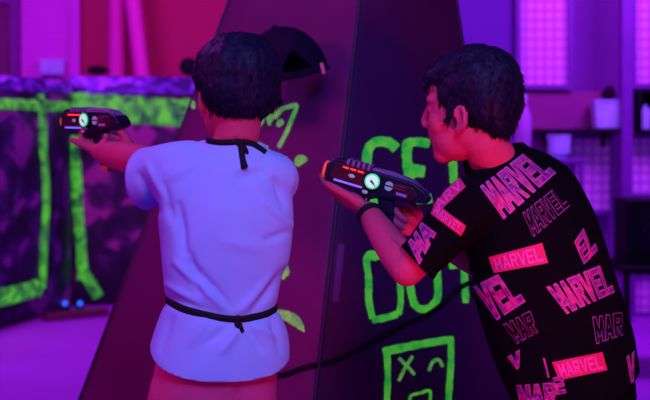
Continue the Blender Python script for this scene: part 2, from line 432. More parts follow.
bm = bmesh.new(); cyl(bm, (0, 0, .345), .026, .024, .03, seg=20); obj('cap', bm, M['pale'], t)
st = empty('side_table', (P(523, 0, DR-.9).x, DR-.9, 0), 'purple side table under the lilac bottle', 'table')
hz = P(523, 152, DR-.9).z
bm = bmesh.new(); box(bm, (0, 0, hz-.015), (.16, .22, .03)); obj('top', bm, M['frame'], st, bevel=.004)
for ax in (-.06, .06):
    bm = bmesh.new(); box(bm, (ax, 0, (hz-.03)/2), (.03, .16, hz-.03)); obj('leg', bm, M['frame'], st)
# dark bottle rack at the far right edge, black desk and speaker
DT = 6.4; s2 = DT/FPX
def tx(px): return (px-325)*s2
def tz(py): return CAMZ-(py-HOR)*s2
t = empty('black_table', (tx(655), DT, 0), 'black table with thin legs at the right edge of the room', 'table')
H = tz(262)
bm = bmesh.new(); box(bm, (0, 0, H-.02), (tx(700)-tx(612), .5, .04)); obj('table_top', bm, M['darkthing'], t, bevel=.005)
for ax in (-.21, .21):
    for ay in (-.22, .22):
        bm = bmesh.new(); box(bm, (ax*(1.0), ay, (H-.04)/2), (.03, .03, H-.04)); obj('leg', bm, M['darkthing'], t)
t = empty('loudspeaker', (tx(650), DT, H), 'black boxy loudspeaker standing on the black table at the right edge', 'speaker')
hs = tz(198)-H
bm = bmesh.new(); box(bm, (0, 0, hs/2), (.33, .28, hs)); obj('cabinet', bm, M['darkthing'], t, bevel=.012)
bm = bmesh.new(); cyl(bm, (0, -.142, hs*.38), .10, .09, .012, 'Y'); obj('woofer', bm, M['cap'], t)
bm = bmesh.new(); cyl(bm, (0, -.142, hs*.8), .035, .03, .012, 'Y'); obj('tweeter', bm, M['cap'], t)
t = empty('wall_cabinet', (rx(655), DR-.08, rz(132)), 'dark open wall cabinet at the upper right edge, between two gridded panels', 'cabinet')
bm = bmesh.new(); W = rx(680)-rx(633); Hc = rz(90)-rz(132)
box(bm, (0, .06, Hc/2), (W, .02, Hc)); box(bm, (0, -.03, .01), (W, .18, .02)); box(bm, (0, -.03, Hc-.01), (W, .18, .02))
for x in (-W/2+.01, W/2-.01): box(bm, (x, -.03, Hc/2), (.02, .18, Hc-.04))
obj('carcass', bm, M['darkthing'], t)
bm = bmesh.new(); cyl(bm, (0, 0, .07), .035, .04, .14, seg=20); cyl(bm, (0, 0, .15), .015, .015, .03, seg=16)
o = obj('blue_bottle', bm, M['pale']); o.location = (rx(641), DR-.11, rz(132)+.02)
tag(o, 'small pale blue bottle inside the dark wall cabinet at the right edge', 'bottle')

# ------------------------------------------------------------------ far left: posts, signs, camouflage bunkers
def post(px0a, px1a, px0b, px1b, d, label):
    bm = bmesh.new(); zt_, zb = 3.0, 0.0
    def xx(px, py, z): return px
    # left/right pixel edges at y=0 (a) and y=72 (b); straight padded post extended to floor and up
    za, zb_ = CAMZ+130*d/FPX, CAMZ+58*d/FPX
    def edge(pa, pb, z):
        t = (z-zb_)/(za-zb_); return ((pb+(pa-pb)*t)-325)*d/FPX
    pts = []
    for z in (0.0, 3.2):
        x0, x1 = edge(px0a, px0b, z), edge(px1a, px1b, z); pts.append((V(((x0+x1)/2, d, z)), (x1-x0)/2))
    tube(bm, [p for p, r in pts], [r for p, r in pts], seg=24, sub=6, caps=False)
    return tag(obj('padded_post', bm, M['pinkpost'], smooth=True), label, 'post')
post(109, 124, 109, 125, 9.47, 'upright bright pink padded post before the red wall')
post(125, 141, 134, 149, 9.29, 'leaning bright pink padded post before the red wall')

def bunker_wall(A, B, h, th, label, mats, topb, green_paths, bpx, name='camouflage_bunker'):
    """inflated upright wall panel from A to B (xy), with its front toward the camera"""
    A = V(A); B = V(B); L = (B-A); ln = L.length; L.normalize(); Nn = V((L.y, -L.x)); 
    ang = math.atan2(L.y, L.x)
    root = empty(name, ((A.x+B.x)/2, (A.y+B.y)/2, 0), label, 'bunker', rot=(0, 0, ang))
    bm = bmesh.new(); nx, nz = 40, 30
    def pt(u, v, sgn):
        bulge = th*.5*(1-abs(2*u-1)**5)*(1-abs(2*v-1)**5)*(.8+.12*math.cos(u*PI*6)*math.cos(v*PI*4))
        return V(((u-.5)*ln, sgn*(th*.15+bulge), v*h))
    for sgn in (-1, 1):
        g = [[bm.verts.new(pt(i/nx, j/nz, sgn)) for i in range(nx+1)] for j in range(nz+1)]
        for j in range(nz):
            for i in range(nx): bm.faces.new((g[j][i], g[j][i+1], g[j+1][i+1], g[j+1][i]))
        if sgn == -1: g0 = g
    for j in range(nz):
        for i in (0, nx): bm.faces.new((g0[j][i], g0[j+1][i], g[j+1][i], g[j][i]))
    for i in range(nx):
        for j in (0, nz): bm.faces.new((g0[j][i], g0[j][i+1], g[j][i+1], g[j][i]))
    obj('inflated_cover', bm, mats, root, smooth=True)
    def strip(u0, v0, u1, v1, w, m, nm, off):
        bm = bmesh.new(); n = 30; rows = []
        d = V(((u1-u0)*ln, (v1-v0)*h)); d.normalize(); nn = V((-d.y, d.x))
        for k in range(n+1):
            t = k/n; r = []
            for q in (-1, -.4, .4, 1):
                jit = 1+.25*noise.noise(V((t*14, q*2, u0*5)))
                uu = u0+(u1-u0)*t+nn.x*w/2*q*jit/ln; vv = v0+(v1-v0)*t+nn.y*w/2*q*jit/h
                uu = min(max(uu, 0.002), .998); vv = min(max(vv, 0.002), .998)
                p = pt(uu, vv, -1); p.y -= off*(1 if abs(q) < 1 else .35); r.append(bm.verts.new(p))
            rows.append(r)
        for a, b in zip(rows, rows[1:]):
            for q in range(3): bm.faces.new((a[q], a[q+1], b[q+1], b[q]))
        o = obj(nm, bm, m, root, smooth=True)
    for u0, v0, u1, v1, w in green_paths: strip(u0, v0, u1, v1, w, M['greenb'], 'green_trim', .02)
    if topb: strip(0.01, 1-topb/2/h, .99, 1-topb/2/h, topb, M['camotop'], 'top_trim', .015)
    return root
def fl(px, d): return ((px-325)/FPX*d, d)
A = fl(-70, 7.0); B = fl(67, 8.6)
# left panel: right vertical strip, bottom strip, top strip
bunker_wall(A, B, 1.66, .22, 'camouflage inflatable wall at the left edge, green trim around its face', M['camo'], .10,
            [(.675, .13, .675, .93, .095), (.0, .135, .665, .135, .12), (.0, .885, .93, .885, .07)], None)
A = fl(69, 8.7); B = fl(200, 8.9)
bunker_wall(A, B, 1.70, .22, 'camouflage inflatable wall behind the aiming boy in white, thick green band along its top', M['camor'], .13,
            [(.0, .868, .98, .835, .20), (.105, .12, .035, .74, .075), (.10, .16, .22, .04, .08)], None)
for k, px in enumerate((65, 80)):
    t = empty('marker_light', (*fl(px, 8.4), 0), ['left one of two small blue lights at the foot of the camouflage walls', 'right one of two small blue lights at the foot of the camouflage walls'][k], 'light', group='small blue lights on the floor')
    bm = bmesh.new(); cyl(bm, (0, 0, .022), .034, .026, .044); obj('base', bm, M['darkthing'], t, bevel=.003)
    bm = bmesh.new(); ell(bm, (0, 0, .060), (.017, .017, .018)); obj('globe', bm, M['ledblue'], t, smooth=True)
bm = bmesh.new(); p0 = V((*fl(44, 8.0), .025)); p1 = V((*fl(106, 8.25), .025))
box(bm, (0, 0, 0), ((p1-p0).length, .12, .05)); o = obj('floor_plank', bm, M['plank'], bevel=.006)
o.location = (p0+p1)/2; o.rotation_euler = (0, 0, math.atan2(p1.y-p0.y, p1.x-p0.x)); tag(o, 'low dark red bar lying on the floor before the camouflage walls', 'bar')
d = 9.2
t = empty('wall_sign', P(52, 67, 9.55), 'small pale blue rectangular sign above the left camouflage wall', 'sign')
bm = bmesh.new(); box(bm, (0, 0, 0), (24*d/FPX, .02, 15*d/FPX)); obj('sign_board', bm, M['pale'], t, bevel=.004)
bm = bmesh.new(); box(bm, (0, .014, 0), (26*d/FPX, .012, 17*d/FPX)); obj('sign_backing', bm, M['lilac'], t)
# two dark lumps on top of the bunker
for px, d, w, h, lab in ((97, 8.75, .08, .035, 'low dark bundle lying on the camouflage wall beside the pink posts'), (189, 8.88, .075, .07, 'dark rounded bundle on the camouflage wall, beside the boy\'s hair')):
    bm = bmesh.new(); ell(bm, (0, 0, h*.9), (w, .07, h)); ell(bm, (w*.5, 0, h*.7), (w*.7, .06, h*.7)); bm = merge(bm, .01, 3)
    o = link('dark_bundle', to_mesh('dark_bundle', bm, [M['darkthing']])); x, y = fl(px, d); o.location = (x, y, 1.715)
    tag(o, lab, 'bundle')

# ------------------------------------------------------------------ tall pyramid bunker with graffiti
def edge_line(p, q, z):
    t = (z-p.z)/(q.z-p.z); return p+(q-p)*t
R = (P(315, 400, 3.2), P(360, 0, 3.5)); Le = (P(80, 400, 3.7), P(230, 0, 3.85)); Ri = (P(515, 400, 3.7), P(456, 0, 3.85))
ZT = 2.45
c0 = [edge_line(*R, 0), edge_line(*Ri, 0), None, edge_line(*Le, 0)]; c1 = [edge_line(*R, ZT), edge_line(*Ri, ZT), None, edge_line(*Le, ZT)]
c0[2] = c0[1]+c0[3]-c0[0]; c1[2] = c1[1]+c1[3]-c1[0]
bm = bmesh.new(); nu, nv = 36, 60
cen = sum(c0, V())/4
for k in range(4):
    a0, b0_, a1, b1_ = c0[k], c0[(k+1) % 4], c1[k], c1[(k+1) % 4]
    n = (b0_-a0).cross(a1-a0).normalized()
    if n.dot(a0+b0_-2*cen) < 0: n = -n
    g = []
    for j in range(nv+1):
        v = j/nv; row = []
        for i in range(nu+1):
            u = i/nu; p = (a0*(1-u)+b0_*u)*(1-v)+(a1*(1-u)+b1_*u)*v
            bul = .035*(4*u*(1-u))**.7*(1-.3*v)
            wr = .006*noise.noise(V((p.x*3, p.y*3, p.z*7+k)))*(4*u*(1-u)) + .004*math.sin(p.z*9+u*5)*max(0, v-.45)*(4*u*(1-u))
            row.append(bm.verts.new(p+n*(bul+wr)))
        g.append(row)
    for j in range(nv):
        for i in range(nu):
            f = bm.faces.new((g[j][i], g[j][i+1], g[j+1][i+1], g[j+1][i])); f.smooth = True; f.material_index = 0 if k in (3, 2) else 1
top = bm.faces.new([bm.verts.new(c) for c in c1])
bmesh.ops.remove_doubles(bm, verts=bm.verts, dist=1e-4)
bmesh.ops.recalc_face_normals(bm, faces=bm.faces)
pb = bvh_of(bm)
G, GL = 2, 3
W8 = 9.5
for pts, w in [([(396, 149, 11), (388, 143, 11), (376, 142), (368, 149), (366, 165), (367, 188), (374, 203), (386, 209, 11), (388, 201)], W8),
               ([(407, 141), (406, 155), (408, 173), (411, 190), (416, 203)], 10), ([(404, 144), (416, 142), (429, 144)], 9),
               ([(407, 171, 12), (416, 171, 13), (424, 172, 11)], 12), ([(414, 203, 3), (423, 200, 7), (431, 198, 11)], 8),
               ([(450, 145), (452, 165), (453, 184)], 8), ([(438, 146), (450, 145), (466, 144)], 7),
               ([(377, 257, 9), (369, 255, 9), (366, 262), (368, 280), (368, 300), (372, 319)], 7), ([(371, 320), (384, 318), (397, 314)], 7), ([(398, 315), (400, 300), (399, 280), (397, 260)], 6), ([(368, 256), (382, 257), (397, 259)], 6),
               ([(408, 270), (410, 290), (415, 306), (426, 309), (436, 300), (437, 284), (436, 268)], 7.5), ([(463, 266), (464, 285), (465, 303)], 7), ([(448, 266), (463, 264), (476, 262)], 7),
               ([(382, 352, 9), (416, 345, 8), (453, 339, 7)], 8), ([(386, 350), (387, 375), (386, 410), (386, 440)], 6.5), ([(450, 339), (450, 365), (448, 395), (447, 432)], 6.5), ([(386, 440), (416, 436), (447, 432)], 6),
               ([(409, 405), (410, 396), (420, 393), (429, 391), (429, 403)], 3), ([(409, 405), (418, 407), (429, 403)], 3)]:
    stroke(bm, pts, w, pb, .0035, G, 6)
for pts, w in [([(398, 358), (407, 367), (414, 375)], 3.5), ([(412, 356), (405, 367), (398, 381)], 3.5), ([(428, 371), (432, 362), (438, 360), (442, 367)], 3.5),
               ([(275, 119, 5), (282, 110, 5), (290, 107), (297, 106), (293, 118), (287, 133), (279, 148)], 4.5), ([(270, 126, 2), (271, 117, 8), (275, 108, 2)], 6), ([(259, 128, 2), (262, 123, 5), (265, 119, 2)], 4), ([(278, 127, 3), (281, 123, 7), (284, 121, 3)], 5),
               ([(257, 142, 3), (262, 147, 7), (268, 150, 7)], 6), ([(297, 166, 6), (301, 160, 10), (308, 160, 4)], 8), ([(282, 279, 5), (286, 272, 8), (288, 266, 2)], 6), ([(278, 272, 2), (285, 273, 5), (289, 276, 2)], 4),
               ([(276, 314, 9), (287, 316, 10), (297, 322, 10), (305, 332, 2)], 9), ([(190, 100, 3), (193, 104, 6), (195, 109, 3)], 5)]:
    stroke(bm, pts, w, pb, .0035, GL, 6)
stroke(bm, [(341, 244), (338, 272), (335, 302)], 6.5, pb, .0035, 4, 6)
bunker = empty('pyramid_bunker', (cen.x, cen.y, 0), 'tall maroon fabric pyramid bunker with green hand painted lettering on its shaded side', 'bunker')
def world_child(name, bm, mats, parent, smooth=True):
    for v in bm.verts: v.co -= parent.location
    me = to_mesh(name, bm, mats); o = link(name, me, parent, smooth); return o
world_child('fabric_cover', bm, [M['fab'], M['fab_shaded'], M['green'], M['greenl'], M['purptape']], bunker)
for k in range(4):
    bm = bmesh.new(); tube(bm, [c0[k], (c0[k]+c1[k])/2, c1[k]], [.007, .007, .007], seg=10, sub=8)
    world_child('corner_seam', bm, [M['seam']], bunker)
# strap hanging across both faces
bm = bmesh.new(); pts = []
for a in catmull([(262, 376), (285, 375), (305, 368), (330, 362), (352, 352), (378, 338), (400, 326), (425, 315), (442, 303), (455, 290), (470, 282)], 4):
    h = pb.ray_cast(CAM, ray(*a)); pts.append(h[0]+h[1]*.007)
tube(bm, pts, [.0075]*len(pts), seg=8, sub=1, flat=.35, ref=(0, -1, .2), caps=False)
world_child('tether_strap', bm, [M['webbing']], bunker)

# cap hanging on the bunker behind the boy's head
hp = pb.ray_cast(CAM, ray(307, 72)); cp = hp[0]+hp[1]*.135
def cap_build():
    root = empty('baseball_cap', cp, 'dark baseball cap hanging on the bunker beside the boy\'s hair', 'cap', rot=(0, math.radians(-14), math.radians(-8)))
    root.scale = (1.3,)*3; bm = bmesh.new(); n = 28; rows = []
    for j in range(13):
        t = j/12*PI/2; row = []
        for i in range(n*2):
            a = PI*i/n; r = math.cos(t)
            p = V((.095*math.cos(a)*r, .068*math.sin(a)*r, .112*math.sin(t)-.045))
            if j < 5:  # rear arch
                back = max(0, 1-abs(a-1.62*PI)/.42) ; p.z += .05*back*(1-j/5)
            row.append(bm.verts.new(p))
        rows.append(row)
    for a, b in zip(rows, rows[1:]):
        for i in range(n*2): bm.faces.new((a[i], a[(i+1) % (2*n)], b[(i+1) % (2*n)], b[i]))
    bmesh.ops.remove_doubles(bm, verts=bm.verts, dist=1e-5)
    bm = solidify(bm, .003); o = link('crown', to_mesh('crown', bm, [M['cap']]), root)
    bm = bmesh.new(); pts = [V((.096*math.cos(a), .069*math.sin(a), -.047-.006*math.sin((a-1.2*PI)/(.8*PI)*PI))) for a in [1.22*PI+.76*PI*i/20 for i in range(21)]]
    tube(bm, pts, [.008]*21, seg=8, sub=1, flat=.3, ref=(0, -1, 0), caps=False); obj('back_strap', bm, M['cap'], root, smooth=True)
    bm = bmesh.new(); box(bm, (.088, -.04, -.052), (.008, .006, .026)); obj('strap_tab', bm, M['pinktab'], root, bevel=.002)
    bm = bmesh.new(); ell(bm, (0, 0, .067), (.008, .008, .005)); obj('top_button', bm, M['cap'], root, smooth=True)
    bm = bmesh.new(); vs = []  # brim
    for j in range(8):
        v = j/7; row = []
        for i in range(17):
            a = PI*(.62+.76*i/16); r = 1+v*.75*math.sin(PI*i/16)**.5
            row.append(bm.verts.new((.095*math.cos(a)*r, .066*math.sin(a)*(1+v*.15), -.047-.035*v-.02*abs(i/8-1)**2*v)))
        vs.append(row)
    for a, b in zip(vs, vs[1:]):
        for i in range(16): bm.faces.new((a[i], a[i+1], b[i+1], b[i]))
    bm = solidify(bm, .003); link('brim', to_mesh('brim', bm, [M['cap']]), root)
    # cloth hook that carries it
    bm = bmesh.new(); tube(bm, [V((0, .0, .066)), V((0, .04, .060)), V((0, .09, .062))], [.003]*3, seg=8); obj('hanging_loop', bm, M['webbing'], root, smooth=True)
cap_build()

# ------------------------------------------------------------------ people
def basis(f):
    F = V((f[0], f[1], 0)).normalized(); U = V((0, 0, 1)); L = U.cross(F); return F, L, U
def head_frame(f, pitch=0, roll=0):
    F, L, U = basis(f)
    r = Matrix.Rotation(math.radians(pitch), 3, L) ; F = r @ F; U = r @ U
    r = Matrix.Rotation(math.radians(roll), 3, F); L = r @ L; U = r @ U
    return Matrix((F, L, U)).transposed()     # columns: forward, left, up
def head(bm, c, B, k=1.0, neck_to=None, nr=.047):
    def at(f, l, u): return c+B @ V((f, l, u))*k
    def e(f, l, u, a, b_, d): ell(bm, at(f, l, u), (a*k, b_*k, d*k), B)
    e(-.009, 0, .040, .086, .074, .080)        # skull
    e(.030, 0, .010, .056, .066, .078)         # face mass
    e(.034, 0, -.040, .050, .054, .052)        # jaw
    e(.060, 0, -.076, .022, .026, .020); e(.010, 0, -.034, .060, .056, .044); e(.050, 0, -.030, .038, .046, .050)        # chin
    e(.055, .032, -.012, .026, .028, .028); e(.055, -.032, -.012, .026, .028, .028)   # cheeks
    e(.066, .026, .034, .020, .026, .011); e(.066, -.026, .034, .020, .026, .011)     # brow
    e(.054, 0, .062, .036, .052, .034)         # forehead
    for s_ in (1, -1): e(.070, .029*s_, .012, .013, .016, .011)                       # closed lids round the eyes
    tube(bm, [at(.082, 0, .026), at(.092, 0, .008), at(.098, 0, -.010)], [.007*k, .0085*k, .0095*k], seg=10)  # nose
    e(.092, .011, -.016, .010, .007, .007); e(.092, -.011, -.016, .010, .007, .007)
    e(.080, 0, -.028, .011, .020, .010)
    e(.081, 0, -.039, .0085, .021, .0055); e(.080, 0, -.050, .0085, .019, .006)       # lips
    e(.073, 0, -.062, .010, .018, .010)
    for s_ in (1, -1):                          # ears
        pts = [at(-.004+.016*math.cos(a)-.002, (.074+.010*(math.sin(a*.5)))*s_, .012+.027*math.sin(a)) for a in [math.radians(x) for x in (-110, -60, -20, 20, 60, 100, 140, 175)]]
        pts = [at(.010-.020+.0*a, 0, 0) for a in []] or [at(.004-.0115*math.cos(a), (.074+.010*max(0, math.cos(a)))*s_, -.006+.021*math.sin(a)) for a in [math.radians(x) for x in (-100, -60, -20, 20, 60, 100, 140, 170)]]
        tube(bm, pts, [x*k for x in (.007, .006, .005, .005, .005, .005, .005, .004)], seg=10)
        e(.002, .071*s_, -.008, .013, .006, .023)
        e(.010, .071*s_, -.030, .008, .006, .009)
    if neck_to is not None:
        tube(bm, [at(-.020, 0, -.005), at(-.022, 0, -.05), neck_to], [nr*.98, nr, nr*1.12], seg=20)
def hand(bm, wrist, d, n, side, curl=(35, 45, 30), thumb=(.5, .6), spread=6, k=1.0, thumb_curl=25, tk=1.0):
    """d: direction wrist to knuckles, n: palm normal, side: +1 when thumb is along d x n"""
    d = V(d).normalized(); n = V(n); n = (n-d*n.dot(d)).normalized(); s_ = d.cross(n)*side
    B = Matrix((d, s_, n)).transposed()
    kn = wrist+d*.078*k
    loft(bm, [(wrist-d*.01, .020*k, .016*k), (wrist+d*.02*k, .025*k, .015*k), (wrist+d*.05*k, .033*k, .013*k), (kn, .034*k, .011*k)], s_, n, seg=18, sub=3, ex=2.6)
    ell(bm, wrist+d*.035*k+s_*.020*k+n*.006*k, (.03*k, .016*k, .014*k), B)
    ell(bm, wrist+d*.040*k-s_*.016*k+n*.005*k, (.032*k, .013*k, .012*k), B)
    offs = [.0275, .0095, -.0090, -.0265]; lens = [.066, .073, .068, .054]; rad = [.0083, .0086, .0082, .0074]
    for i in range(4):
        c = curl[i] if isinstance(curl[0], (list, tuple)) else curl
        a = math.radians(spread*(1.5-i)); dd = (d*math.cos(a)+s_*math.sin(a)).normalized(); ax = dd.cross(n)
        p = kn+s_*offs[i]*k-d*.006*k+d*(-.007*k if i in (3,) else 0); pts = [p-d*.02*k, p]; cur = dd; ang = 0
        for ph, f in zip(c, (.44, .31, .27)):
            ang += math.radians(ph); cur = dd*math.cos(ang)+n*math.sin(ang); p = p+cur*lens[i]*f*k; pts.append(p)
        r = rad[i]*k; tube(bm, pts, [r, r*1.06, r, r*.93, r*.80], seg=12, sub=3)
    b0_ = wrist+d*.018*k+s_*.020*k+n*.004*k; td = (d*thumb[0]+s_*.75+n*thumb[1]).normalized()
    p1 = b0_+td*.034*k*tk; t2 = (td+d*math.sin(math.radians(thumb_curl))*1.6).normalized(); p2 = p1+t2*.028*k*tk; p3 = p2+(t2+d*.3).normalized()*.022*k*tk
    tube(bm, [b0_, p1, p2, p3], [.0125*k, .0105*k, .0095*k, .0078*k], seg=12, sub=3)
def arm(bm, S, E, Wp, r=(.044, .036, .034, .031, .022), k=1.0):
    tube(bm, [S, (S+E)/2, E], [r[0]*k, r[1]*k, r[2]*k], seg=18)
    tube(bm, [E, E*.65+Wp*.35, Wp], [r[2]*k, r[3]*1.08*k, r[4]*k], seg=18)
def hair_obj(parent, c, B, k, blobs, n=5200, seed=1, face_cut=None, length=(.012, .024), lift=.25):
    bm = bmesh.new()
    for f, l, u, a, b_, d in blobs: ell(bm, c+B @ V((f, l, u))*k, (a*k, b_*k, d*k), B, seg=28)
    bm = merge(bm, .005, 4)
    rnd = random.Random(seed)
    for v in bm.verts:
        q = B.transposed() @ (v.co-c)
        v.co += v.normal*(.0055*noise.noise(V((q.x*38, q.y*38, q.z*16+seed)))+.003*noise.noise(v.co*120))
    bm.verts.ensure_lookup_table(); base = [(v.co.copy(), v.normal.copy()) for v in bm.verts]
    crown = c+B @ V((-.045, .01, .12))*k; Fw = B.col[0]; Up = B.col[2]
    for _ in range(n):
        p, nr_ = rnd.choice(base)
        g = (p-crown); g = g-nr_*g.dot(nr_)
        if g.length < 1e-4: continue
        g.normalize(); g = (g-Up*.25+V([rnd.uniform(-.35, .35) for _ in range(3)])).normalized()
        ln = rnd.uniform(*length); r = rnd.uniform(.0009, .0018); dirn = (g+nr_*lift*rnd.uniform(.2, 1.2)).normalized()
        p0 = p-nr_*.004; p1 = p0+dirn*ln*.5; p2 = p1+(dirn+g*.6-nr_*.35).normalized()*ln*.5
        prev = None; a1 = dirn.orthogonal().normalized(); a2 = dirn.cross(a1)
        for q, rr in ((p0, r), (p1, r*.8)):
            ring = [bm.verts.new(q+(a1*math.cos(t)+a2*math.sin(t))*rr) for t in (0, 2.094, 4.189)]
            if prev:
                for i in range(3): bm.faces.new((prev[i], prev[(i+1) % 3], ring[(i+1) % 3], ring[i]))
            prev = ring
        tip = bm.verts.new(p2)
        for i in range(3): bm.faces.new((prev[i], prev[(i+1) % 3], tip))
    return world_child('hair', bm, [M['hair']], parent)
def eyes(parent, c, B, k):
    for s_ in (1, -1):
        bm = bmesh.new(); p = c+B @ V((.0715, .029*s_, .010))*k
        ell(bm, p, (.0105*k,)*3, B); n0 = len(bm.faces)
        ell(bm, p+B @ V((.0062, 0, 0))*k, (.0052*k, .0055*k, .0055*k), B); bm.faces.ensure_lookup_table()
        for f in bm.faces[n0:]: f.material_index = 1
        world_child('eye', bm, [M['eyew'], M['iris']], parent)
        bm = bmesh.new(); tube(bm, [c+B @ V((.087, .014*s_, .036))*k, c+B @ V((.085, .028*s_, .042))*k, c+B @ V((.072, .045*s_, .036))*k], [.003, .0035, .0015], seg=8); world_child('eyebrow', bm, [M['lip']], parent)
def foot_and_leg(bm, hip, knee, ankle, k=1.0):
    tube(bm, [hip, hip*.5+knee*.5, knee], [.078*k, .066*k, .050*k], seg=20)
    tube(bm, [knee, knee*.65+ankle*.35, ankle], [.050*k, .050*k, .032*k], seg=20)
    ell(bm, ankle-V((0, 0, .03)), (.03, .03, .04))
def shoe(parent, ankle, f, m=None):
    F, L, U = basis(f); B = Matrix((F, L, U)).transposed(); g = V((ankle.x, ankle.y, 0)); bm = bmesh.new()
    ell(bm, g+F*.01+U*.062, (.055, .040, .050), B); ell(bm, g+F*.085+U*.040, (.085, .042, .034), B); ell(bm, g+F*.13+U*.035, (.05, .043, .028), B)
    bm = merge(bm, .005, 4)
    for v in bm.verts: v.co.z = max(v.co.z, .012)
    so = world_child('shoe', bm, [m or M['shoe']], parent)
    bm = bmesh.new(); n = 32
    ring = [g+F*(.062+.128*math.cos(2*PI*i/n))+L*.046*math.sin(2*PI*i/n)*(1-.0*i) for i in range(n)]
    a = [bm.verts.new(p+U*.0) for p in ring]; b_ = [bm.verts.new(p+U*.024) for p in ring]
    bm.faces.new(a[::-1]); bm.faces.new(b_)
    for i in range(n): bm.faces.new((a[i], a[(i+1) % n], b_[(i+1) % n], b_[i]))
    for v in bm.verts: v.co -= parent.location
    o = obj('sole', bm, M['sole'], so, bevel=.004)
    bm = bmesh.new(); tube(bm, [ankle+U*.07, ankle, g+U*.07], [.036, .036, .038], seg=18); world_child('sock', bm, [M['sock']], parent)
def wrinkle(bm, amp, folds=(), fn=None, nscale=(7, 7, 9)):
    bm.normal_update()
    new = {}
    for v in bm.verts:
        p = v.co; w = noise.noise(V((p.x*nscale[0], p.y*nscale[1], p.z*nscale[2]))); r = 1-abs(noise.noise(V((p.x*nscale[0]*1.7+3, p.y*nscale[1]*1.7, p.z*nscale[2]*.9))))*2
        dsp = amp*(.7*w+.35*r)
        px = 325+p.x/p.y*FPX; py = HOR-(p.z-CAMZ)/p.y*FPX
        for (x0, y0), (x1, y1), wd, am in folds:
            if v.normal.y > .35: continue
            dx, dy = x1-x0, y1-y0; t = ((px-x0)*dx+(py-y0)*dy)/(dx*dx+dy*dy)
            if -.25 < t < 1.25:
                tt = min(max(t, 0), 1); q = ((px-x0-dx*tt)**2+(py-y0-dy*tt)**2)/(wd*wd)
                if q < 6: dsp += am*math.exp(-q)*math.sin(PI*min(max((t+.25)/1.5, 0), 1))
        if fn: dsp += fn(p, px, py)
        new[v] = p+v.normal*dsp
    for v, c in new.items(): v.co = c
def torso_ring(bvh, c, zf, m=64, F=None, L=None):
    out = []
    for i in range(m):
        a = 2*PI*i/m; dr = L*math.cos(a)+F*math.sin(a); z = zf(a); o_ = V((c.x, c.y, z))+dr*.45
        h = bvh.ray_cast(o_, -dr)
        out.append((h[0], dr))
    return out
def band(bm, ring, w, th):
    n = len(ring); rows = []
    for i, (p, dr) in enumerate(ring):
        rows.append([bm.verts.new(p+dr*a+V((0, 0, b))) for a, b in ((-.002, -w/2), (th, -w/2*.8), (th, w/2*.8), (-.002, w/2))])
    for i in range(n):
        a, b = rows[i], rows[(i+1) % n]
        for k in range(4): bm.faces.new((a[k], a[(k+1) % 4], b[(k+1) % 4], b[k]))

def tuck(bm, sb, gap=.004, keep=None, kr=0):
    """keep the skin under the cloth that lies over it"""
    for _ in range(2):
        for v in bm.verts:
            if keep is not None and (v.co-keep).length < kr: continue
            h = sb.find_nearest(v.co, .035)
            if h[0] is None: continue
            d = v.co-h[0]; k = d.dot(h[1])
            if k > -gap and (d-h[1]*k).length < .0015: v.co = h[0]-h[1]*gap
